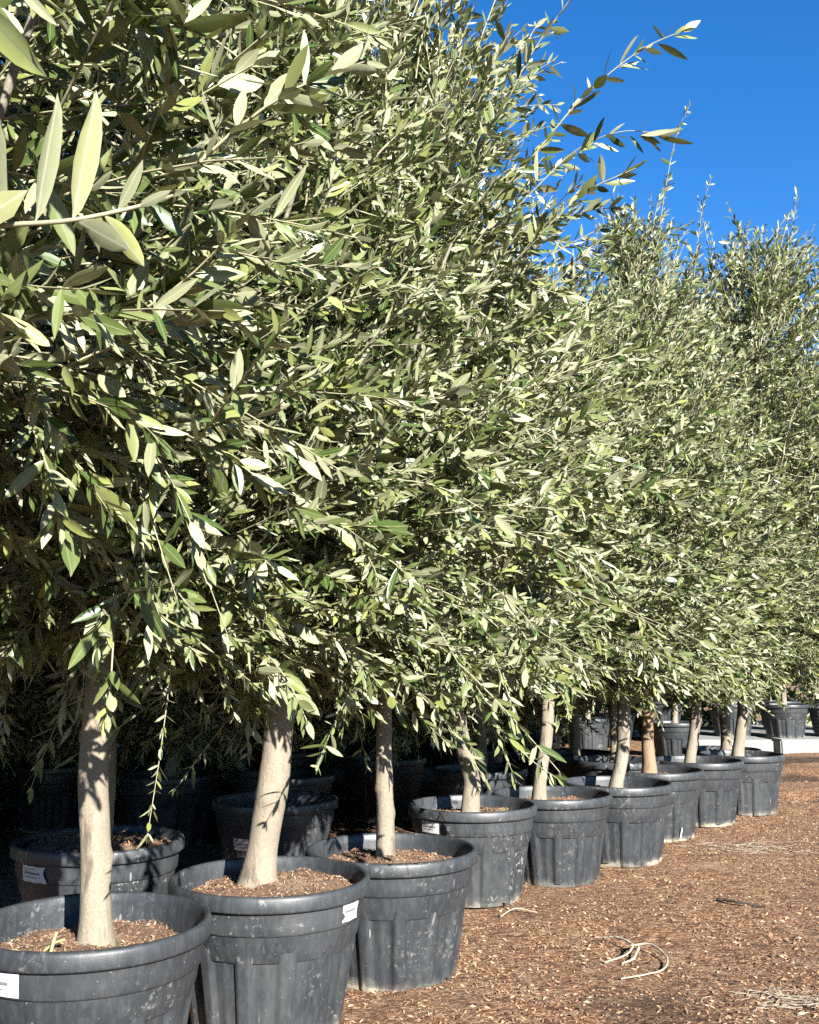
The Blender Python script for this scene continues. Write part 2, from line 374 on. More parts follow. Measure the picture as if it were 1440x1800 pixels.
def make_soil(seed, rough):
    rg = np.random.default_rng(100 + seed); n, k = 56, 18
    rr = np.linspace(0.0, 0.292, k); an = np.arange(n) / n * 2 * math.pi
    r, a = np.meshgrid(rr, an, indexing='ij')
    P = np.stack([r * np.cos(a), r * np.sin(a), 0 * r + seed], -1)
    z = 0.022 * (1 - (r / 0.3) ** 2) + rough * (0.022 * vnoise(P, 9, seed) + 0.012 * vnoise(P, 26, seed + 1)) + 0.004 * vnoise(P, 60, seed + 2)
    z -= np.clip((r - 0.25) / 0.045, 0, 1) * 0.02
    V = np.stack([P[..., 0], P[..., 1], z], -1).reshape(-1, 3)
    i = (np.arange(k - 1)[:, None] * n); s = np.arange(n)[None]; s2 = (s + 1) % n
    me = mesh_np('soil', V, np.stack([i + s, i + n + s, i + n + s2, i + s2], -1).reshape(-1, 4), mat=M_soil)
    m = 2600; q = rg.random(m) ** 0.5 * 0.275; b = rg.random(m) * 2 * math.pi
    pp = np.stack([q * np.cos(b), q * np.sin(b), 0 * q + seed], -1)
    zz = 0.022 * (1 - (q / 0.3) ** 2) + rough * (0.022 * vnoise(pp, 9, seed) + 0.012 * vnoise(pp, 26, seed + 1)) + 0.003
    zz -= np.clip((q - 0.25) / 0.045, 0, 1) * 0.02
    pp[:, 2] = zz
    V, T = chips(m, rg, pp, 0.006, 0.026, 1.6, 0.15, 0.45)
    ch = mesh_np('soil_fibres', V, tris=T, mat=M_soilchip, smooth=False)
    return me, ch
SOILS = [make_soil(0, 1.0), make_soil(1, 0.6), make_soil(2, 0.8)]
def sticker(pot, th0, th1, z0, z1, rbase, lines=True, torn=0.0, dr=0.0):
    """a paper label bent round the wall of the pot; th measured about the pot's own axis"""
    n = 14; th = np.linspace(th0, th1, n); rows = 6
    V = []
    for j in range(rows):
        w = j / (rows - 1); z = z0 + (z1 - z0) * w
        rad = rbase(z) + 0.0035 + dr * w
        tt = th + torn * 0.09 * np.sin(w * 5 + th * 9) * np.linspace(0, 1, n)
        zz = z + torn * 0.004 * np.sin(th * 40 + w * 3)
        V.append(np.stack([rad * np.cos(tt), rad * np.sin(tt), zz], -1))
    V = np.concatenate(V); i = (np.arange(rows - 1)[:, None] * n + np.arange(n - 1)[None]).ravel()
    me = mesh_np('label', V, np.stack([i, i + 1, i + n + 1, i + n], -1), mat=M_white)
    lb = obj('label', me, pot, label='white printed paper label stuck to the pot')
    if lines:
        Vs, Q = [], []
        for (f0, f1, g0, g1) in ((0.12, 0.62, 0.80, 0.85), (0.12, 0.80, 0.48, 0.62), (0.12, 0.70, 0.28, 0.33), (0.12, 0.45, 0.68, 0.71)):
            t2 = th0 + (th1 - th0) * np.linspace(f0, f1, 8); b = len(Vs) * 16
            za, zb = z0 + (z1 - z0) * g0, z0 + (z1 - z0) * g1
            Vs.append(np.concatenate([np.stack([(rbase(z) + 0.0045 + dr) * np.cos(t2), (rbase(z) + 0.0045 + dr) * np.sin(t2), 0 * t2 + z], -1) for z in (za, zb)]))
            k = np.arange(7); Q.append(np.stack([k, k + 1, k + 9, k + 8], -1) + b)
        obj('print', mesh_np('print', np.concatenate(Vs), np.concatenate(Q), mat=M_print), lb)
def collar_r(z): return PR - 0.0235 + 0.005 * (z - PH + 0.114) / 0.06
def body_r(z): return 0.243 + (PR - 0.033 - 0.243) * z / (PH - 0.12)
ROW = 'black plastic pots of the front row'; BACK = 'black plastic pots standing in the shade behind the front row'; FAR = 'black pots at the far end'
def make_pot(loc, var, soil_z, label, group, soil=0, rz=0.0, chips_too=True):
    t = empty('plant_pot', loc, label=label, cat='pot', group=group); t.rotation_euler = (0, 0, rz)
    for nm, me in zip(('body', 'collar', 'rim'), POTS[var]): obj(nm, me, t)
    s = obj('soil', SOILS[soil][0], t, (0, 0, soil_z)); s.rotation_euler = (0, 0, rz * 1.7)
    if chips_too: obj('soil_fibres', SOILS[soil][1], s, kind='stuff')
    return t
def face(loc, deg):
    """angle about a pot's axis pointing at the viewer, turned deg to the right"""
    return math.atan2(CAM[1] - loc[1], CAM[0] - loc[0]) + R(deg)

F = {0: (-1.03, 1.64), 1: (-0.88, 2.79), 2: (-0.46, 3.32), 3: (-0.07, 3.83), 4: (0.32, 5.06), 5: (0.79, 5.51), 6: (1.26, 6.0), 7: (1.70, 6.84), 8: (2.17, 7.40), 9: (2.68, 7.93)}
POT_LABELS = {0: 'black pot cut off by the bottom left corner, soil up to its rim',
 1: 'nearest wide black pot at lower left with a white printed label',
 2: 'black pot with a leaning thick trunk and a torn white label on its right side',
 3: 'black pot with pale scuffs down its side, third from the left in front',
 4: 'black pot holding the curved trunk, small white label near its left edge',
 5: 'black pot with a hanging olive sprig over its rim, fifth in the row',
 6: 'black pot with the pale grey bent trunk, white dirt at its foot',
 7: 'black pot with the tan trunk and a white scratch low on its side',
 8: 'black pot second from the far end of the row',
 9: 'black pot at the far end of the front row beside open ground'}
SOILZ = {0: 0.425, 1: 0.372, 2: 0.405, 3: 0.388, 4: 0.385, 5: 0.385, 6: 0.375, 7: 0.385, 8: 0.375, 9: 0.385}
pots = {}
for k, (x, y) in F.items():
    z = float(ground_z(np.array([x]), np.array([y]))[0])
    pots[k] = make_pot((x, y, z - 0.004 + 0.004), (0, 0, 1, 0, 1, 0, 2, 0, 2, 1)[k], SOILZ[k], POT_LABELS[k], ROW, k % 3, 0.0)
    for ch in pots[k].children: ch.rotation_euler = (0, 0, k * 1.13) if ch.name.split('.')[0] != 'soil' else (0, 0, k * 2.0)
sticker(pots[1], face(F[1], -60), face(F[1], -31), PH - 0.112, PH - 0.056, collar_r)
sticker(pots[2], face(F[2], 46), face(F[2], 62), PH - 0.108, PH - 0.052, collar_r, torn=0.2)
sticker(pots[4], face(F[4], -52), face(F[4], -31), PH - 0.112, PH - 0.058, collar_r)
def straw(parent, p0, p1, w, mat=M_yellow):
    P = spline([p0, ((p0[0] + p1[0]) / 2, (p0[1] + p1[1]) / 2, (p0[2] + p1[2]) / 2 + 0.006), p1], 6)[None]
    V, q = tubes(P, np.full((1, 6), w) * np.array([[1, 1.1, 1, 1.05, 0.9, 1.15]]), 5)
    obj('straw', mesh_np('straw', V, q, mat=mat), parent)
for a in (((-0.19, -0.13, 0.40), (-0.12, -0.135, 0.397), 0.006), ((-0.10, -0.17, 0.39), (-0.04, -0.165, 0.392), 0.006), ((-0.055, -0.16, 0.385), (-0.045, -0.14, 0.455), 0.005), ((-0.085, -0.12, 0.40), (-0.03, -0.125, 0.432), 0.004)):
    straw(pots[1], *a)

# ------------------------------------------------------------------ leaves
def leaf_template(st, wd, edge_lift, curl):
    """unit leaf along +y, blade in xy; stations st, relative half widths wd"""
    V = [(0, 0, 0)]; uv = [(0.5, 0)]; Q, T = [], []
    for s, w in zip(st[1:-1], wd[1:-1]):
        zc = -curl * s * s
        for sx in (-1, 0, 1):
            V.append((sx * w, s, zc + (edge_lift if sx else 0.0))); uv.append((0.5 + 0.5 * sx * w, s))
    V.append((0, 1, -curl)); uv.append((0.5, 1))
    n = len(st) - 2; tip = len(V) - 1
    T += [(0, 2, 1), (0, 3, 2)]
    for i in range(n - 1):
        b = 1 + 3 * i; Q += [(b, b + 1, b + 4, b + 3), (b + 1, b + 2, b + 5, b + 4)]
    b = 1 + 3 * (n - 1); T += [(b, b + 1, tip), (b + 1, b + 2, tip)]
    return np.array(V, float), np.array(Q), np.array(T), np.array(uv)
FINE = ((0, 0.16, 0.42, 0.72, 1), (0, 0.60, 1.0, 0.78, 0)); COARSE = ((0, 0.26, 0.66, 1), (0, 0.85, 0.92, 0))
def flat_template():
    V = np.array([(0, 0, 0), (-0.86, 0.28, 0), (0.86, 0.28, 0), (-0.9, 0.64, 0), (0.9, 0.64, 0), (0, 1, 0)], float)
    return V, np.array([(1, 2, 4, 3)]), np.array([(0, 2, 1), (3, 4, 5)]), np.column_stack([0.5 + 0.5 * V[:, 0], V[:, 1]])
def leaves_mesh(name, lv, fine):
    """lv: dict of base P, axis a, side b, normal n, length l, half width w, lift e, curl c"""
    N = len(lv['l'])
    tv, tq, tt, tuv = leaf_template(*COARSE, 0.0, 0.0) if fine else flat_template()
    s = tv[:, 1]; isedge = (np.abs(tv[:, 0]) > 0).astype(float)
    V = (lv['P'][:, None] + lv['a'][:, None] * (s[None, :, None] * lv['l'][:, None, None])
         + lv['b'][:, None] * (tv[None, :, 0, None] * lv['w'][:, None, None])
         + lv['n'][:, None] * ((-lv['c'][:, None] * s[None] ** 2 * lv['l'][:, None] + isedge[None] * lv['e'][:, None] * lv['w'][:, None])[..., None]))
    k = len(tv); off = np.arange(N)[:, None, None] * k
    return mesh_np(name, V.reshape(-1, 3), (tq[None] + off).reshape(-1, 4), (tt[None] + off).reshape(-1, 3), M_leaf, True, np.tile(tuv, (N, 1)))
LEAF_VARIANTS = []
for e, c in ((0.25, 0.02), (-0.2, 0.10), (0.35, 0.16), (-0.15, -0.05), (0.4, 0.08)):
    tv, tq, tt, tuv = leaf_template((0, 0.10, 0.26, 0.46, 0.68, 0.87, 1), (0, 0.38, 0.80, 1.0, 0.86, 0.45, 0), e * 0.12, c)
    LEAF_VARIANTS.append(((e, c), mesh_np('leaf', tv, tq, tt, M_leaf, True, tuv)))

def leaf_frame(a, t, rg, roll=0.85):
    """side and adaxial normal for leaf axes a on twigs of direction t (the upper face turns to the twig's tip)"""
    n = nrm(t - (t * a).sum(-1, keepdims=True) * a + 1e-6); b = np.cross(a, n)
    r = (rg.normal(0, roll, a.shape[:-1]) + math.pi * (rg.random(a.shape[:-1]) < 0.40))[..., None]
    n2 = n * np.cos(r) + b * np.sin(r); return np.cross(a, n2), n2
def shoot_leaves(p0, d0, L, g, K, lmax, rg, drop=0.12):
    N = len(p0)
    t = (np.linspace(0.05, 1, K)[None] + rg.normal(0, 0.35 / K, (N, K))).clip(0.03, 1.0)
    pos = p0[:, None] + L[:, None, None] * (d0[:, None] * t[..., None] + g[:, None] * (t ** 2)[..., None])
    T = nrm(d0[:, None] + 2 * g[:, None] * t[..., None])
    u = nrm(rg.normal(size=(N, 3)))[:, None]; n1 = nrm(np.cross(T, np.broadcast_to(u, T.shape))); n2 = np.cross(T, n1)
    ph = rg.random((N, 1)) * 6.28 + np.arange(K)[None] * (math.pi / 2) + rg.normal(0, 0.3, (N, K))
    out = []
    prof = 0.62 + 0.5 * np.sin(np.clip(t, 0, 1) * math.pi * 0.85)
    prof = np.where(t > 0.93, prof * 0.72, prof)
    for side in (0, math.pi):
        th = R(47) - R(22) * t ** 3 + rg.normal(0, 0.26, (N, K))
        rad = n1 * np.cos(ph + side)[..., None] + n2 * np.sin(ph + side)[..., None]
        a = nrm(T * np.cos(th)[..., None] + rad * np.sin(th)[..., None] + np.array([0, 0, -0.10]))
        b, n = leaf_frame(a, T, rg)
        l = lmax[:, None] * prof * np.exp(rg.normal(0, 0.2, (N, K)))
        out.append(dict(P=pos, a=a, b=b, n=n, l=l, w=l * (0.125 + 0.03 * rg.normal(size=(N, K))).clip(0.085, 0.18), e=rg.normal(0.08, 0.22, (N, K)), c=rg.normal(0.06, 0.09, (N, K)), k=rg.random((N, K)) > drop))
    res = {}
    keep = np.concatenate([o['k'].ravel() for o in out])
    for key in ('P', 'a', 'b', 'n', 'l', 'w', 'e', 'c'):
        v = np.concatenate([o[key].reshape(-1, 3) if out[0][key].ndim == 3 else o[key].ravel() for o in out]); res[key] = v[keep]
    return res
def cat_leaves(ls): return {k: np.concatenate([l[k] for l in ls]) for k in ls[0]}

def trunk_mesh(pts, seed):
    """pts rows x,y,z,r"""
    q = spline(pts, 40); S = 22; q[:, 3] *= 0.90 + 0.28 * np.exp(-((q[:, 2] - q[0, 2]) / 0.055))
    V, quads = tubes(q[None, :, :3], q[None, :, 3], S)
    c = np.repeat(q[:, :3], S, 0); d = V - c; n = 1 + 0.10 * vnoise(V * np.array([1, 1, 0.5]), 9, seed) + 0.05 * vnoise(V * np.array([1, 1, 0.35]), 42, seed + 3)
    for kz in np.random.default_rng(seed).uniform(0.5, 1.2, 3):                  # a few old pruning knots
        an = np.random.default_rng(int(kz * 1e5)).uniform(0, 6.28); kp = q[np.argmin(np.abs(q[:, 2] - kz))]
        kv = kp[:3] + kp[3] * np.array([math.cos(an), math.sin(an), 0]); n += 0.22 * np.exp(-(np.linalg.norm(V - kv, axis=1) / 0.022) ** 2)
    return V * 1.0 if False else c + d * n[:, None], quads

def grow(seed, H, trunk, base=1.12, Rm=0.85, n_sh=950, bottom=0.6, dens_pow=1.25, lmax=0.068, hero=(), single=(), lean=(0, 0), toptaper=0.35, upper=0.72):
    """one olive crown in tree coordinates. Returns limbs [(pts, rad)], twig polylines and leaf arrays."""
    rg = np.random.default_rng(seed); top = np.array(trunk[-1][:3]); r0 = trunk[-1][3]
    ax = lambda z: top[:2] + np.array(lean) * np.clip((z - top[2]) / (H - top[2]), 0, 1)[..., None] * 1.0
    limbs = []
    # leader
    zz = np.linspace(top[2] - 0.03, H * 0.86, 12); w = np.cumsum(rg.normal(0, 0.035, (12, 2)), 0); w -= w[0]
    ldr = np.column_stack([ax(zz) + w, zz]); limbs.append((ldr, np.linspace(r0 * 0.92, 0.0035, 12)))
    nl = 11
    for i in range(nl):
        f = (i + 0.3) / nl; zs = top[2] - 0.02 + (H * 0.52 - top[2]) * f ** 1.3
        j = np.clip(np.searchsorted(ldr[:, 2], zs), 1, 11); u = (zs - ldr[j - 1, 2]) / (ldr[j, 2] - ldr[j - 1, 2]); s = ldr[j - 1] * (1 - u) + ldr[j] * u
        az = i * 2.399 + rg.normal(0, 0.3); el = R(rg.uniform(25, 50) + 15 * f); ln = Rm * rg.uniform(0.85, 1.25) * (1.1 - 0.25 * f)
        d = np.array([math.cos(az) * math.cos(el), math.sin(az) * math.cos(el), math.sin(el)])
        t = np.linspace(0, 1, 9)[:, None]; pts = s + ln * (d * t + np.array([0, 0, 0.55]) * t ** 2) + np.cumsum(rg.normal(0, 0.011, (9, 3)), 0) * (t > 0)
        limbs.append((pts, np.linspace(r0 * (0.52 - 0.2 * f), 0.0045, 9)))
    sk = np.concatenate([np.concatenate([p, (p[:-1] + p[1:]) / 2]) for p, _ in limbs])
    def Rz(z):
        u = np.clip((z - base) / (H - base), 0, 1)
        return Rm * np.interp(u, [0, 0.07, 0.25, 0.5, 0.75, 1.0], [bottom, 0.85, 1.0, 0.95, upper, toptaper])
    # primary shoots, then side shoots that leave them
    n1 = int(n_sh * 0.55); n2 = n_sh - n1
    u = rg.random(n1) ** dens_pow; z = base + (H - base) * u
    az = rg.random(n1) * 6.283; rr = Rz(z) * (rg.random(n1) ** 0.45) * (1 + 0.16 * np.sin(3 * az + seed) + 0.1 * np.sin(5 * z + seed))
    p0 = np.column_stack([ax(z) + np.column_stack([rr * np.cos(az), rr * np.sin(az)]), z])
    rad = np.column_stack([np.cos(az), np.sin(az), 0 * az])
    up = np.interp(u, [0, 0.12, 0.35, 0.7, 1], [-0.55, 0.05, 0.55, 1.0, 1.7])
    d = nrm(rad * 0.85 + np.column_stack([0 * up + 0.28, 0 * up - 0.22, up + 0.12]) + rg.normal(0, 0.27, (n1, 3)))     # shoots lean to the sun side
    L = rg.uniform(0.26, 0.62, n1) * np.where(rg.random(n1) < 0.12, 1.45, 1.0) * np.interp(u, [0, 0.14, 1], [0.8, 1.0, 1.15]); p0 = p0 - d * L[:, None] * 0.55
    p0[:, 2] = np.maximum(p0[:, 2], base - 0.1)
    sag = np.column_stack([0 * u, 0 * u, -rg.uniform(0.02, 0.28, n1) * np.interp(u, [0, 0.5, 1], [1.0, 0.6, 0.2])]) + rg.normal(0, 0.08, (n1, 3))
    par = rg.integers(0, n1, n2); tp = rg.uniform(0.15, 0.8, n2)
    q0 = p0[par] + L[par, None] * (d[par] * tp[:, None] + sag[par] * (tp ** 2)[:, None])
    dq = nrm(d[par] + nrm(rg.normal(size=(n2, 3))) * 0.58 + rad[par] * 0.15); Lq = L[par] * rg.uniform(0.45, 0.85, n2)
    sq = sag[par] * 0.8 + rg.normal(0, 0.08, (n2, 3))
    P0, D, LL, G = np.vstack([p0, q0]), np.vstack([d, dq]), np.concatenate([L, Lq]), np.vstack([sag, sq])
    lm = lmax * np.exp(rg.normal(0, 0.10, len(P0)))
    lvs = [shoot_leaves(P0, D, LL, G, 15, lm, rg)]
    t = np.linspace(0, 1, 6)[None, :, None]
    tw = P0[:, None] + LL[:, None, None] * (D[:, None] * t + G[:, None] * t ** 2)
    tr = np.linspace(0.0034, 0.0014, 6)[None] * np.ones((len(P0), 1))
    # long arching sprays that reach out of the crown
    nL = 60; zl = rg.uniform(base + 0.1, base + (H - base) * 0.72, nL); al = rg.random(nL) * 6.283
    rl = np.column_stack([np.cos(al), np.sin(al), 0 * al]); pl = np.column_stack([ax(zl), zl]) + rl * (Rz(zl) * rg.uniform(0.25, 0.5, nL))[:, None]
    dl = nrm(rl + np.column_stack([0 * al, 0 * al, rg.uniform(0.0, 0.75, nL)]) + rg.normal(0, 0.15, (nL, 3))); Ll = Rz(zl) * rg.uniform(0.7, 1.0, nL)
    gl = np.column_stack([0 * al, 0 * al, -rg.uniform(0.1, 0.5, nL)]) + rg.normal(0, 0.06, (nL, 3))
    lvs.append(shoot_leaves(pl, dl, Ll, gl, 19, lmax * np.exp(rg.normal(0.08, 0.08, nL)), rg, 0.15))
    t = np.linspace(0, 1, 14)[None, :, None]; longs = (pl[:, None] + Ll[:, None, None] * (dl[:, None] * t + gl[:, None] * t ** 2), np.linspace(0.0046, 0.0016, 14)[None] * np.ones((nL, 1)))
    # upright whips that stand out of the top
    nW = 13; zw = rg.uniform(base + (H - base) * 0.72, base + (H - base) * 0.93, nW); aw = rg.random(nW) * 6.283; rw = Rz(zw) * rg.uniform(0.2, 0.9, nW)
    pw = np.column_stack([ax(zw) + np.column_stack([rw * np.cos(aw), rw * np.sin(aw)]), zw]); dw = nrm(np.column_stack([0.25 * np.cos(aw) + 0.12, 0.25 * np.sin(aw), 1 + 0 * aw]) + rg.normal(0, 0.1, (nW, 3)))
    Lw = rg.uniform(0.45, 0.85, nW); gw = rg.normal(0, 0.06, (nW, 3)); lvs.append(shoot_leaves(pw, dw, Lw, gw, 17, np.full(nW, lmax * 0.82), rg, 0.15))
    t = np.linspace(0, 1, 14)[None, :, None]; whips = (pw[:, None] + Lw[:, None, None] * (dw[:, None] * t + gw[:, None] * t ** 2), np.linspace(0.0036, 0.0012, 14)[None] * np.ones((nW, 1)))
    # the thin branches that carry the primary shoots
    dist = np.linalg.norm(p0[:, None] - sk[None], axis=2) + 0.9 * np.maximum(sk[None, :, 2] - p0[:, None, 2] + 0.05, 0)
    s = sk[np.argmin(dist, 1)]; cl_ = np.linalg.norm(p0 - s, axis=1)[:, None]
    t = np.linspace(0, 1, 6)[None, :, None]; ctl = p0 - d * cl_ * 0.45
    con = s[:, None] * (1 - t) ** 2 + 2 * ctl[:, None] * t * (1 - t) + p0[:, None] * t ** 2
    cr = np.linspace(0.0064, 0.0031, 6)[None] * np.ones((n1, 1))
    twigs = [(np.concatenate([tw, con]), np.concatenate([tr, cr])), longs, whips]
    # particular long shoots: control points, leaf length, spacing
    for pts, ll, sp, r in hero:
        q = spline(pts, 24); twigs.append((q[None], np.linspace(r, r * 0.4, 24)[None]))
        if ll == 0: continue
        seg = np.linalg.norm(np.diff(q, axis=0), axis=1); tot = seg.sum(); K = max(4, int(tot / sp)); cum = np.concatenate([[0], np.cumsum(seg)])
        parts = []
        nseg = max(1, K // 6)
        edges = np.linspace(0, tot, nseg + 1)
        for e0, e1 in zip(edges[:-1], edges[1:]):
            A = np.array([np.interp(e0, cum, q[:, i]) for i in range(3)]); B = np.array([np.interp(e1, cum, q[:, i]) for i in range(3)])
            prt = shoot_leaves(A[None], nrm(B - A)[None], np.array([np.linalg.norm(B - A)]), np.zeros((1, 3)), max(2, K // nseg), np.array([ll]), rg, 0.03)
            lvs.append(prt)
    for B, T, w, under in single:
        B, T = np.array(B), np.array(T); a = nrm(T - B); n = np.array([-0.45, -0.85, -0.25]) + rg.normal(0, 0.10, 3); n = nrm(n - (n @ a) * a) * (-1 if under else 1)
        lvs.append(dict(P=B[None], a=a[None], b=np.cross(a, n)[None], n=n[None], l=np.array([np.linalg.norm(T - B)]), w=np.array([w]), e=np.array([0.12]), c=np.array([0.03])))
    return limbs, twigs, cat_leaves(lvs)

def tree_parts(limbs, twigs):
    lm = []
    for p, r in limbs:
        q = spline(np.column_stack([p, r]), 20); V, f = tubes(q[None, :, :3], q[None, :, 3], 8); lm.append(mesh_np('limb', V, f, mat=M_bark_grey))
    Vs, Fs, off = [], [], 0
    for P, r in twigs:
        V, f = tubes(P, r, 4 if P.shape[1] > 10 else 3); Vs.append(V); Fs.append(f + off); off += len(V)
    return lm, mesh_np('twigs', np.vstack(Vs), np.vstack(Fs), mat=M_twig)

# trunks: offsets from the pot's axis, height, radius
TR = {0: [(0.02, 0.0, 0.40, 0.05), (0.0, 0, 0.7, 0.045), (-0.02, 0, 1.0, 0.042), (-0.02, 0, 1.25, 0.04)],
 1: [(0.017, 0, 0.35, 0.048), (0.012, 0, 0.45, 0.046), (0.001, 0, 0.636, 0.0455), (-0.018, 0, 0.853, 0.044), (-0.014, 0, 1.075, 0.042), (-0.007, 0, 1.27, 0.04)],
 2: [(-0.045, 0, 0.37, 0.078), (-0.040, 0, 0.43, 0.066), (-0.025, 0, 0.545, 0.058), (-0.002, 0, 0.71, 0.056), (0.015, 0, 0.896, 0.054), (0.019, 0, 1.067, 0.052), (0.02, 0, 1.2, 0.05)],
 3: [(-0.019, 0, 0.35, 0.040), (-0.022, 0, 0.5, 0.038), (-0.025, 0, 0.626, 0.036), (-0.03, 0, 0.819, 0.035), (-0.028, 0, 1.016, 0.034), (-0.02, 0, 1.2, 0.033)],
 4: [(-0.012, 0, 0.36, 0.050), (-0.006, 0, 0.45, 0.048), (0.0, 0, 0.54, 0.047), (-0.022, 0, 0.639, 0.046), (-0.062, 0, 0.81, 0.046), (-0.095, 0, 0.969, 0.045), (-0.12, 0, 1.15, 0.043)],
 5: [(-0.07, 0, 0.36, 0.044), (-0.066, 0, 0.45, 0.042), (-0.051, 0, 0.568, 0.041), (-0.022, 0, 0.723, 0.041), (-0.008, 0, 0.91, 0.041), (0.002, 0, 1.067, 0.039), (0.01, 0, 1.2, 0.038)],
 6: [(-0.012, 0, 0.35, 0.046), (0.0, 0, 0.43, 0.044), (0.027, 0, 0.535, 0.043), (0.053, 0, 0.687, 0.043), (0.057, 0, 0.823, 0.043), (0.068, 0, 0.994, 0.041), (0.07, 0, 1.15, 0.04)],
 7: [(-0.034, 0, 0.36, 0.054), (-0.036, 0, 0.45, 0.051), (-0.041, 0, 0.625, 0.047), (-0.029, 0, 0.82, 0.047), (-0.03, 0, 0.996, 0.047), (-0.02, 0, 1.15, 0.045)],
 8: [(-0.065, 0, 0.35, 0.046), (-0.058, 0, 0.44, 0.044), (-0.028, 0, 0.585, 0.044), (-0.004, 0, 0.732, 0.044), (0.014, 0, 0.923, 0.043), (0.02, 0, 1.15, 0.042)],
 9: [(-0.036, 0, 0.36, 0.054), (-0.028, 0, 0.45, 0.052), (-0.002, 0, 0.592, 0.049), (0.027, 0, 0.773, 0.045), (0.031, 0, 0.932, 0.045), (0.03, 0, 1.15, 0.043)]}
def loc_pts(k, pts): return [(x - F[k][0], y - F[k][1], z) for x, y, z in pts]
HERO = {0: [(loc_pts(0, [(-1.0, 1.55, 1.62), (-0.80, 1.0, 1.50), (-0.60, 0.80, 1.47), (-0.448, 0.77, 1.478), (-0.352, 0.77, 1.490), (-0.291, 0.77, 1.495), (-0.233, 0.77, 1.508), (-0.204, 0.77, 1.518)]), 0.0, 1.0, 0.0046),
            (loc_pts(0, [(-0.95, 1.5, 1.75), (-0.72, 1.85, 1.85), (-0.60, 1.98, 1.75), (-0.57, 2.0, 1.45), (-0.537, 2.0, 1.14)]), 0.068, 0.036, 0.003),
            (loc_pts(0, [(-0.9, 1.6, 1.7), (-0.68, 1.85, 1.75), (-0.631, 1.9, 1.60), (-0.62, 1.9, 1.40)]), 0.060, 0.05, 0.0024),
            (loc_pts(0, [(-1.0, 1.6, 1.95), (-0.75, 1.2, 1.95), (-0.5, 1.05, 1.92), (-0.35, 1.0, 1.98)]), 0.070, 0.03, 0.003)],
        1: [(loc_pts(1, [(-0.85, 2.75, 1.30), (-0.66, 2.55, 1.30), (-0.618, 2.5, 1.151), (-0.61, 2.42, 0.95), (-0.622, 2.36, 0.72)]), 0.034, 0.017, 0.0022),
            (loc_pts(1, [(-0.8, 2.7, 1.7), (-0.6, 2.3, 1.7), (-0.42, 2.15, 1.72), (-0.2, 2.1, 1.78)]), 0.066, 0.03, 0.003),
            (loc_pts(1, [(-0.9, 2.6, 1.45), (-0.80, 2.3, 1.42), (-0.72, 2.2, 1.32), (-0.62, 2.2, 1.20)]), 0.05, 0.11, 0.0032),
            (loc_pts(1, [(-0.95, 2.6, 1.3), (-0.83, 2.4, 1.22), (-0.80, 2.38, 1.1), (-0.80, 2.36, 1.02)]), 0.05, 0.035, 0.0022)],
        2: [(loc_pts(2, [(-0.45, 3.2, 1.4), (-0.52, 2.9, 1.35), (-0.55, 2.8, 1.12), (-0.49, 2.75, 0.98)]), 0.044, 0.022, 0.0024),
            (loc_pts(2, [(-0.4, 3.0, 1.6), (-0.2, 2.6, 1.62), (0.05, 2.5, 1.60), (0.25, 2.5, 1.50)]), 0.064, 0.028, 0.003)],
        3: [(loc_pts(3, [(0.1, 3.6, 2.7), (0.42, 3.3, 2.95), (0.621, 3.2, 3.16), (0.82, 3.12, 3.30), (0.99, 3.1, 3.375)]), 0.088, 0.030, 0.0042),
            (loc_pts(3, [(0.1, 3.6, 2.6), (0.42, 3.3, 2.82), (0.597, 3.2, 2.96), (0.75, 3.12, 2.99), (0.90, 3.1, 2.965)]), 0.086, 0.030, 0.004),
            (loc_pts(3, [(0.1, 3.6, 2.4), (0.40, 3.3, 2.6), (0.60, 3.15, 2.76), (0.79, 3.1, 2.84)]), 0.084, 0.030, 0.0036),
            (loc_pts(3, [(0.0, 3.6, 2.8), (0.3, 3.3, 3.1), (0.45, 3.2, 3.35), (0.58, 3.15, 3.52)]), 0.076, 0.034, 0.003),
            (loc_pts(3, [(0.1, 3.6, 1.5), (0.2, 3.3, 1.35), (0.3, 3.2, 1.1), (0.33, 3.15, 1.0)]), 0.056, 0.03, 0.0024)],
        4: [(loc_pts(4, [(0.28, 4.95, 1.2), (0.30, 4.76, 1.0), (0.42, 4.68, 0.84), (0.56, 4.63, 0.70), (0.70, 4.6, 0.60)]), 0.078, 0.030, 0.0036)],
        5: [], 9: [(loc_pts(9, [(2.9, 7.8, 3.6), (3.1, 7.6, 4.3), (3.2, 7.5, 4.75), (3.26, 7.5, 5.08)]), 0.06, 0.03, 0.0034), (loc_pts(9, [(2.7, 7.7, 3.4), (2.66, 7.5, 4.1), (2.67, 7.4, 4.56)]), 0.06, 0.03, 0.0034)],
        7: [(loc_pts(7, [(1.75, 6.8, 3.6), (1.85, 6.75, 4.2), (1.93, 6.7, 4.7), (2.02, 6.65, 5.1), (2.11, 6.6, 5.30)]), 0.055, 0.030, 0.0032),
             (loc_pts(7, [(1.7, 6.8, 3.5), (1.78, 6.75, 4.1), (1.86, 6.7, 4.55), (1.95, 6.7, 4.75)]), 0.065, 0.026, 0.0036)],
        6: [(loc_pts(6, [(1.3, 5.9, 1.6), (1.5, 5.6, 1.5), (1.65, 5.5, 1.25), (1.7, 5.45, 1.1)]), 0.06, 0.03, 0.0026)]}
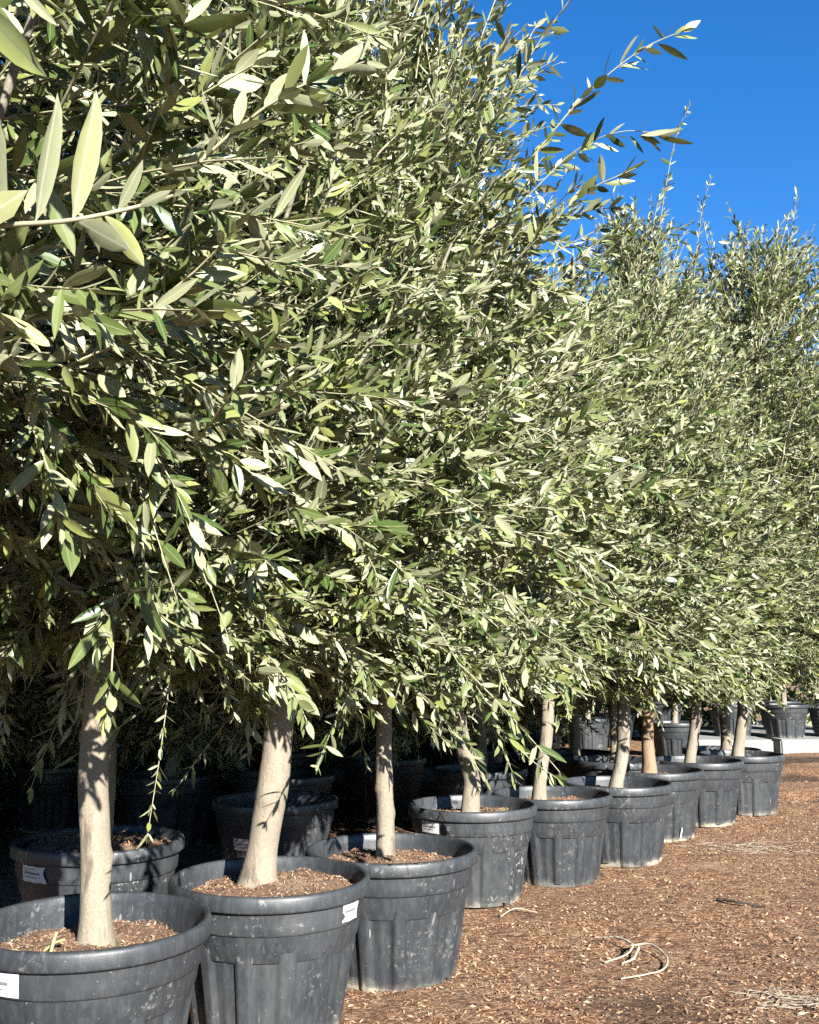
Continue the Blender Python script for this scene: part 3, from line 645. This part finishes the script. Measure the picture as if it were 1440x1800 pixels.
NEAR = [((-0.322, 0.77, 1.493), (-0.3, 0.75, 1.601), 0.0122, 1), ((-0.29, 0.77, 1.495), (-0.267, 0.75, 1.603), 0.0132, 1), ((-0.381, 0.77, 1.488), (-0.32, 0.75, 1.512), 0.0128, 1),
        ((-0.386, 0.77, 1.7), (-0.313, 0.75, 1.617), 0.0138, 0), ((-0.252, 0.77, 1.503), (-0.225, 0.75, 1.540), 0.0070, 1), ((-0.285, 0.77, 1.494), (-0.233, 0.75, 1.459), 0.0110, 1),
        ((-0.263, 0.77, 1.50), (-0.219, 0.75, 1.444), 0.0092, 1), ((-0.235, 0.77, 1.508), (-0.2, 0.75, 1.512), 0.0047, 1), ((-0.352, 0.77, 1.490), (-0.353, 0.75, 1.593), 0.0119, 1)]
TREE_LABELS = {0: 'olive tree whose branch of huge near leaves reaches in at upper left',
 1: 'olive tree with the straight cracked trunk at the far left',
 2: 'olive tree with the thickest trunk, leaning right from a flared foot',
 3: 'olive tree with a slim straight trunk and long sprays against the sky',
 4: 'olive tree with an S-curved trunk and a long sprig hanging low',
 5: 'olive tree with a leaf-shaded trunk just behind the hanging sprig',
 6: 'olive tree with the pale grey bent trunk, sixth in the row',
 7: 'olive tree with the tan brown trunk and a thin tall leader',
 8: 'olive tree with the shortest visible trunk, second from the far end',
 9: 'olive tree at the far end of the row beside the open ground'}
SPEC = {0: dict(H=3.7, Rm=0.80, n_sh=1000, base=1.55, lmax=0.066), 1: dict(H=3.8, Rm=0.82, n_sh=1450, base=1.20, lmax=0.061), 2: dict(H=3.25, Rm=0.80, n_sh=1350, base=1.15, lmax=0.059), 3: dict(H=3.95, Rm=0.82, n_sh=1500, base=1.10, lmax=0.059),
        4: dict(H=3.25, Rm=0.80, n_sh=1300, base=1.12, lmax=0.058), 5: dict(H=3.15, Rm=0.78, n_sh=1250, base=1.10, lmax=0.058), 6: dict(H=3.35, Rm=0.78, n_sh=1250, base=1.08, lmax=0.058, toptaper=0.3),
        7: dict(H=4.3, Rm=0.80, n_sh=1350, base=1.07, lmax=0.058, toptaper=0.12, upper=0.48, dens_pow=1.5),
        9: dict(H=4.6, Rm=0.98, n_sh=2150, base=1.06, lmax=0.060, toptaper=0.22, upper=0.8, dens_pow=1.15, lean=(0.35, -0.1))}
GROVE = 'potted olive trees of the front row'
grown = {}
for k in SPEC:
    limbs, twigs, lv = grow(11 + 7 * k, trunk=TR[k], hero=HERO[k], single=[(*loc_pts(k, [b_, t_]), w_, u_) for b_, t_, w_, u_ in (NEAR if k == 0 else ())], **SPEC[k]); grown[k] = (limbs, twigs, lv)

# which leaves show largest: nearest ones that no other leaf stands in front of
def project(P):
    d = P - CAM; c, s = math.cos(PITCH), math.sin(PITCH)
    dep = d[:, 1] * c + d[:, 2] * s; return d[:, 0] / dep, (-d[:, 1] * s + d[:, 2] * c) / dep, dep
cell = {}
for k, (_, _, lv) in grown.items():
    mid = lv['P'] + lv['a'] * lv['l'][:, None] * 0.5 + np.array([*F[k], 0]); u, v, dep = project(mid)
    cell[k] = (u, v, dep)
G = 0.012; grid = {}
U = np.concatenate([c[0] for c in cell.values()]); Vv = np.concatenate([c[1] for c in cell.values()]); DD = np.concatenate([c[2] for c in cell.values()])
ok = (DD > 0.3) & (np.abs(U) < 0.43) & (np.abs(Vv) < 0.54)
key = np.where(ok, np.floor(U / G).astype(int) * 1000 + np.floor(Vv / G).astype(int), -10 ** 8)
ordr = np.argsort(DD); ukey, first = np.unique(key[ordr], return_index=True); dmin = dict(zip(ukey.tolist(), DD[ordr][first].tolist()))
near = np.array([dmin[q] for q in key.tolist()])
vis_all = ok & (DD < near + 0.06)
off = 0; picked = {}
for k, (_, _, lv) in grown.items():
    n = len(lv['l']); vis = vis_all[off:off + n]; off += n
    u, v, dep = cell[k]; view = nrm(lv['P'] + np.array([*F[k], 0]) - CAM)
    facing = np.abs((lv['n'] * view).sum(1)); score = np.where(vis, lv['l'] * lv['w'] * (0.15 + facing) / dep ** 2, 0)
    picked[k] = np.argsort(-score)[:300]

def add_tree(name, loc, label, group, tm, limbs_m, twig_m, fol_m, bark, rz=0.0, leaves=(), crown_rz=0.0, sc=1.0, dz=0.0):
    t = empty(name, loc, label=label, cat='olive tree', group=group); t.rotation_euler = (0, 0, rz)
    tr = obj('trunk', tm, t)
    parts = [obj('limb', m, t) for m in limbs_m] + [obj('twigs', twig_m, t, kind='stuff'), obj('foliage', fol_m, t, kind='stuff')]
    for p_ in parts: p_.rotation_euler = (0, 0, crown_rz); p_.scale = (sc, sc, sc); p_.location = (0, 0, dz)
    Z = Matrix.Rotation(crown_rz, 4, 'Z') @ Matrix.Scale(sc, 4)
    for me, mat in leaves:
        o = obj('leaf', me, t); o.matrix_local = Z @ mat if crown_rz else mat
    return t
built = {}
for k, (limbs, twigs, lv) in grown.items():
    lm, tm = tree_parts(limbs, twigs)
    idx = picked[k]; mask = np.ones(len(lv['l']), bool); mask[idx] = False
    fol = leaves_mesh('foliage', {q: v[mask] for q, v in lv.items()}, k < 3)
    V, q = trunk_mesh(TR[k], k)
    bark = {6: M_bark_grey, 7: M_bark_tan}.get(k, M_bark)
    leaf_objs = []
    for i in idx:
        e, c = lv['e'][i], lv['c'][i]; vi = min(range(5), key=lambda j: (LEAF_VARIANTS[j][0][0] - e) ** 2 + 4 * (LEAF_VARIANTS[j][0][1] - c) ** 2)
        b, a, n, P, l, w = lv['b'][i], lv['a'][i], lv['n'][i], lv['P'][i], lv['l'][i], lv['w'][i]
        leaf_objs.append((LEAF_VARIANTS[vi][1], Matrix(((b[0] * w, a[0] * l, n[0] * l, P[0]), (b[1] * w, a[1] * l, n[1] * l, P[1]), (b[2] * w, a[2] * l, n[2] * l, P[2]), (0, 0, 0, 1)))))
    built[k] = (lm, tm, fol, leaf_objs)
    add_tree('olive_tree', (*F[k], 0), TREE_LABELS[k], GROVE, mesh_np('trunk', V, q, mat=bark), lm, tm, fol, bark, 0.0, leaf_objs)
for k, src, sc, crz in ((8, 7, 0.93, -0.55),):
    lm, tm, fol, lo_ = built[src]; V, q = trunk_mesh(TR[k], k); bark = M_bark
    t = add_tree('olive_tree', (*F[k], 0), TREE_LABELS[k], GROVE, mesh_np('trunk', V, q, mat=bark), lm, tm, fol, bark, 0.0, lo_, crz, sc)

# ------------------------------------------------------------------ rows behind and trees at the far end
BK = [((-1.24, 3.99), 0.425, 'black pot with soil up to its rim just behind the nearest pot', 1), ((-0.71, 5.24), 0.36, 'dappled black pot behind the leaning thick trunk', 1),
      ((-0.82, 6.45), 0.38, 'half hidden black pot with a lit rim in deep shade behind the thick trunk', 0), ((0.49, 6.81), 0.38, 'shaded black pot whose rim shows right of the S-curved trunk', 2),
      ((1.36, 8.07), 0.38, 'shaded black pot with a pale tag behind the hanging sprig', 0), ((1.55, 7.42), 0.38, 'shadow-dappled black pot behind the pale grey bent trunk', 1),
      ((2.72, 8.56), 0.38, 'black pot directly behind the last pot of the row', 0)]
bpots = []
for i, ((x, y), sz, lab, v) in enumerate(BK):
    bpots.append(make_pot((x, y, float(ground_z(np.array([x]), np.array([y]))[0])), v, sz, lab, BACK, i % 3, 0.0, i < 2))
    for ch in bpots[-1].children: ch.rotation_euler = (0, 0, i * 0.9)
sticker(bpots[0], face(BK[0][0], -60), face(BK[0][0], -37), PH - 0.115, PH - 0.058, collar_r, torn=0.3)
sticker(bpots[1], face(BK[1][0], -44), face(BK[1][0], -22), PH - 0.225, PH - 0.165, body_r, dr=0.004)
sticker(bpots[4], face(BK[4][0], 2), face(BK[4][0], 20), PH - 0.11, PH - 0.055, collar_r, lines=False, torn=0.3)
TBK = [(0.0, 0.0, 0.36, 0.046), (0.01, 0.01, 0.6, 0.044), (0.0, 0.02, 0.9, 0.042), (-0.01, 0.01, 1.15, 0.04)]
V, q = trunk_mesh(TBK, 50); TB1 = mesh_np('trunk', V, q, mat=M_bark)
TB9 = [(0.04, 0, 0.36, 0.05), (0.045, 0, 0.465, 0.046), (0.05, 0, 0.649, 0.046), (0.051, 0, 0.844, 0.046), (0.05, 0, 1.15, 0.044)]
V, q = trunk_mesh(TB9, 51); TB2 = mesh_np('trunk', V, q, mat=M_bark)
BL = ['shaded olive tree standing just behind the nearest pot', 'shaded olive tree behind the leaning thick trunk', 'olive tree in deep shade behind the thick leaning trunk, farther in', 'shaded olive tree right of the S-curved trunk, one row back',
      'shaded olive tree in the second row behind the hanging sprig', 'shaded olive tree behind the pale grey bent trunk', 'olive tree with a shadow-striped trunk right behind the last one of the row']
for i, ((x, y), sz, lab, v) in enumerate(BK):
    lm, tm, fol, lo_ = built[4 + (i + 1) % 3]
    add_tree('olive_tree', (x, y, 0), BL[i], 'shaded olive trees behind the front row', TB2 if i == 6 else TB1, lm, tm, fol, M_bark, 0.0, (), 1.1 + i * 1.3, 1.0, 0.15)
DEEP = [(-3.1, 5.0), (-3.0, 6.1), (-1.6, 6.6), (-2.6, 7.2), (-0.2, 7.6), (-1.0, 8.2), (0.5, 8.5), (-2.0, 8.6), (1.1, 9.5), (-0.3, 9.6)]
for i, (x, y) in enumerate(DEEP):
    lm, tm, fol, lo_ = built[4 + i % 3]
    add_tree('olive_tree', (x, y, 0), 'olive tree lost in the black shade deep behind the rows', 'olive trees deep in the shade', TB1, lm, tm, fol, M_bark, 0.0, (), 0.5 + i * 2.1, 1.1, -0.5)  # crowns lowered so their leaves keep the space under the rows dark
    make_pot((x, y, float(ground_z(np.array([x]), np.array([y]))[0])), i % 3, 0.38, 'black pot lost in the black shade deep behind the rows', 'black pots deep in the shade', i % 3, i * 0.7, False)

# raised concrete edge with trees in large pots at the far end
def box(name, x0, x1, y0, y1, z0, z1, mat, bev=0.012, **k):
    import bmesh
    bm = bmesh.new(); bmesh.ops.create_cube(bm, size=1)
    for v in bm.verts: v.co = Vector(((x0 + x1) / 2 + v.co.x * (x1 - x0), (y0 + y1) / 2 + v.co.y * (y1 - y0), (z0 + z1) / 2 + v.co.z * (z1 - z0)))
    bmesh.ops.bevel(bm, geom=bm.edges[:], offset=bev, segments=2, affect='EDGES')
    me = bpy.data.meshes.new(name); bm.to_mesh(me); bm.free(); me.materials.append(mat); return obj(name, me, **k)
box('concrete_slab', 3.9, 4.93, 13.27, 18.0, -0.06, 0.16, M_conc, 0.02, label='left block of the pale raised concrete edge at the far end', cat='slab', group='pale concrete slabs')
box('concrete_slab', 5.02, 9.6, 13.25, 18.0, -0.06, 0.165, M_conc, 0.02, label='long right block of the pale raised concrete edge at the far end', cat='slab', group='pale concrete slabs')
FARP = [((3.42, 12.6), 0.0, 'sunlit black pot far back between the tan trunk and the next one', 0), ((4.62, 14.0), 0.16, 'grey lit pot on the concrete beside the last tree trunk', 1), ((5.28, 13.75), 0.165, 'large dark pot on the raised concrete under hanging leaves', 0)]
for i, ((x, y), z, lab, v) in enumerate(FARP):
    make_pot((x, y, z - (0.02 if z == 0 else 0)), v, 0.38, lab, FAR, i, i * 0.8, False)
# wire basket
wb = empty('wire_basket', (6.02, 13.85, 0.165), label='dark wire mesh basket on the concrete at the right edge', cat='basket')
nv = 26; an = np.arange(nv) / nv * 2 * math.pi; P = []
for a in an: P.append(np.stack([np.linspace(0.27, 0.33, 8) * math.cos(a), np.linspace(0.27, 0.33, 8) * math.sin(a), np.linspace(0.02, 0.44, 8)], -1))
V, q = tubes(np.array(P), np.full((nv, 8), 0.005), 4); obj('upright_wires', mesh_np('upright_wires', V, q, mat=M_wire), wb, kind='stuff')
P = [];  a = np.linspace(0, 2 * math.pi, 41)
for z in np.linspace(0.02, 0.44, 9): r = 0.27 + 0.06 * (z - 0.02) / 0.42; P.append(np.stack([r * np.cos(a), r * np.sin(a), 0 * a + z], -1))
V, q = tubes(np.array(P), np.full((9, 41), 0.005), 4); obj('ring_wires', mesh_np('ring_wires', V, q, mat=M_wire), wb, kind='stuff')
V, q = lathe([(0.255, 0.01), (0.30, 0.25), (0.312, 0.40), (0.30, 0.41)], 48); obj('liner', mesh_np('liner', V, q.reshape(-1, 4), mat=M_bag), wb)
V, q = lathe([(0.0005, 0.375), (0.15, 0.385), (0.30, 0.37)], 32); obj('soil', mesh_np('basket_soil', V, q.reshape(-1, 4), mat=M_soil), wb)
FART = [((3.42, 12.6), 0, 'olive tree far back in the sunlit pot, seen between the row trees'), ((4.62, 14.0), 0.16, 'olive tree on the concrete behind the last one of the front row'), ((5.28, 13.75), 0.165, 'olive tree in the large dark pot on the raised concrete'), ((6.02, 13.85), 0.165, 'olive tree in the wire basket at the right edge')]
for i, ((x, y), z, lab) in enumerate(FART):
    lm, tm, fol, lo_ = built[4 + i % 3]
    add_tree('olive_tree', (x, y, z), lab, 'olive trees at the far end', TB1, lm, tm, fol, M_bark, 0.0, (), 2.2 + i * 1.7, (1.3, 1.5, 1.55, 1.6)[i])
for i, (x, y) in enumerate([(4.0, 15.4), (5.0, 15.2), (5.8, 15.3), (6.8, 14.9), (2.4, 13.2), (3.0, 14.4), (1.6, 12.2), (0.4, 11.8)]):
    lm, tm, fol, lo_ = built[4 + (i + 2) % 3]
    z = 0.16 if y > 14.5 and x > 3.5 else 0
    add_tree('olive_tree', (x, y, z), 'olive tree filling the background behind the far end trees', 'background olive trees', TB1, lm, tm, fol, M_bark, 0.0, (), 1.2 + i * 1.9, 1.3)
    make_pot((x, y, z), i % 3, 0.38, 'black pot in the background behind the far end trees', 'background pots', i % 3, i, False)
# leafy screen added to block the sky and darken the view under the crowns
rg = np.random.default_rng(77); n = 42000
s = rg.random(n); line = np.array([(-6.0, 2.0), (-4.4, 5.0), (-3.6, 8.5), (-1.5, 11.2), (0.8, 13.4), (2.6, 16.5), (8.5, 17.3)]); tt = np.linspace(0, 1, len(line))
P = np.stack([np.interp(s, tt, line[:, 0]) + rg.normal(0, 0.28, n), np.interp(s, tt, line[:, 1]) + rg.normal(0, 0.28, n), 3.0 * rg.random(n) ** 1.2], -1)
a = nrm(rg.normal(size=(n, 3)) + np.array([0, 0, 0.5])); b, nn = leaf_frame(a, nrm(rg.normal(size=(n, 3))), rg); l = rg.uniform(0.12, 0.22, n)
hm = leaves_mesh('added_shade_screen', dict(P=P, a=a, b=b, n=nn, l=l, w=l * 0.26, e=rg.normal(0, 0.2, n), c=rg.normal(0.05, 0.1, n)), False)
obj('added_shade_screen', hm, kind='stuff', label='added leafy screen that darkens the view behind the trees', cat='shrubs')

# ------------------------------------------------------------------ litter on the ground
def gz(x, y, dz=0.0): return float(ground_z(np.array([x]), np.array([y]))[0]) + dz
def strand(paths, mat, name, **k):
    Vs, Fs, off = [], [], 0
    for pts, r in paths:
        q = spline(pts, 26); q = q + np.random.default_rng(int(r * 1e6)).normal(0, r * 0.14, q.shape); V, f = tubes(q[None], (np.linspace(r, r * 0.6, 26) * np.random.default_rng(3).uniform(0.85, 1.12, 26))[None], 6); Vs.append(V); Fs.append(f + off); off += len(V)
    return obj(name, mesh_np(name, np.vstack(Vs), np.vstack(Fs), mat=mat), **k)
def gp(x, y, dz): return (x, y, gz(x, y, dz))
tw = empty('dry_twig', gp(0.9, 4.12, 0), label='bleached forked twig bent in a hook on the open ground', cat='twig')
def twig_part(name, pts, r):
    x0, y0, z0 = tw.location
    strand([([(a - x0, b - y0, c - z0) for a, b, c in pts], r)], M_straw, name, parent=tw)
twig_part('stem', [gp(0.90, 4.12, 0.03), gp(0.98, 4.10, 0.04), gp(1.01, 3.98, 0.02), gp(0.96, 3.86, 0.012), gp(0.87, 3.80, 0.012), gp(0.78, 3.76, 0.008)], 0.0046)
twig_part('fork', [gp(0.91, 4.12, 0.03), gp(0.86, 4.03, 0.02), gp(0.76, 3.96, 0.008)], 0.0052)
twig_part('fork', [gp(0.92, 4.11, 0.03), gp(0.87, 4.20, 0.04), gp(0.80, 4.27, 0.02)], 0.006)
twig_part('fork', [gp(0.93, 4.10, 0.028), gp(0.88, 4.00, 0.015), gp(0.83, 3.97, 0.008)], 0.006)
def clump(x, y, rx, ry, n, seed, label):
    rg = np.random.default_rng(seed); paths = []
    for i in range(n):
        a, b = rg.normal(0, rx * 0.45), rg.normal(0, ry * 0.45); th = rg.normal(0.15, 0.9); ln = rg.uniform(0.025, 0.11)
        c, s_ = math.cos(th), math.sin(th); h = abs(rg.normal(0.006, 0.006))
        pts = [(x + a + c * ln * (t - 0.5) + rg.normal(0, 0.02), y + b + s_ * ln * (t - 0.5) + rg.normal(0, 0.012), 0) for t in (0, 0.33, 0.66, 1)]
        paths.append(([gp(p_[0], p_[1], h * w + 0.001) for p_, w in zip(pts, (0.3, 1, 1, 0.3))], rg.uniform(0.0008, 0.0018)))
    q0 = np.array([spline(p_, 8) for p_, _ in paths]); rr = np.array([np.full(8, r) for _, r in paths])
    V, f = tubes(q0, rr, 3); e = empty('dry_grass_clump', (0, 0, 0), label=label, cat='dry grass', group='dry grass clumps on the ground'); obj('strands', mesh_np('strands', V, f, mat=M_straw), e, kind='stuff')
clump(2.17, 6.40, 0.34, 0.22, 90, 1, 'flattened pale dry grass clump near the far pots')
clump(1.36, 3.52, 0.26, 0.16, 100, 2, 'pale dry grass clump at the lower right corner of the ground')
strand([([gp(1.52, 4.96, 0.012), gp(1.60, 4.88, 0.018), gp(1.71, 4.84, 0.012)], 0.009)], M_stick, 'stick', label='short dark stick lying on the open ground', cat='stick')
strand([([gp(0.42, 4.66, 0.012), gp(0.50, 4.74, 0.025), gp(0.60, 4.73, 0.010)], 0.0035), ([gp(0.50, 4.74, 0.02), gp(0.47, 4.84, 0.03), gp(0.40, 4.9, 0.012)], 0.003)], M_straw, 'root_sprig', label='pale branching root sprig by the pot of the S-curved trunk', cat='twig')

# olives on the slim tree
M_olive = plain('green_olive', (0.30, 0.34, 0.08), 0.35, 0.2)
tree3 = [o for o in bpy.data.objects if o.get('label') == TREE_LABELS[3]][0]
pr = np.linspace(0, math.pi, 13); V, q = lathe([(max(0.0095 * math.sin(a), 0.0003), -0.012 * math.cos(a)) for a in pr], 16)
OL = mesh_np('olive', V, q.reshape(-1, 4), mat=M_olive)
for x, y, z in [(0.233, 2.92, 1.883), (0.21, 2.96, 1.871)]:
    obj('olive', OL, tree3, (x - F[3][0], y - F[3][1], z))
    st_v, st_q = tubes(spline([(x, y, z + 0.011), (x + 0.004, y + 0.02, z + 0.03), (x - 0.005, y + 0.12, z + 0.05)], 8)[None] - np.array([*F[3], 0]), np.full((1, 8), 0.001), 4)
    obj('stalk', mesh_np('stalk', st_v, st_q, mat=M_twig), tree3)
# scrape on the pot with the tan trunk
th = face(F[7], 38); zz = np.linspace(0.03, 0.10, 7); ww = 0.012 * np.array([0.3, 0.9, 0.7, 1.0, 0.8, 0.5, 0.15])
V = np.concatenate([np.stack([(body_r(zz) + 0.004) * np.cos(th + s_ * ww / 0.27 + 0.5 * (zz - 0.05)), (body_r(zz) + 0.004) * np.sin(th + s_ * ww / 0.27 + 0.5 * (zz - 0.05)), zz], -1) for s_ in (-0.5, 0.5)])
k = np.arange(6); obj('scrape', mesh_np('scrape', V, np.stack([k, k + 7, k + 8, k + 1], -1), mat=M_white), pots[7], label='white scrape low on the side')
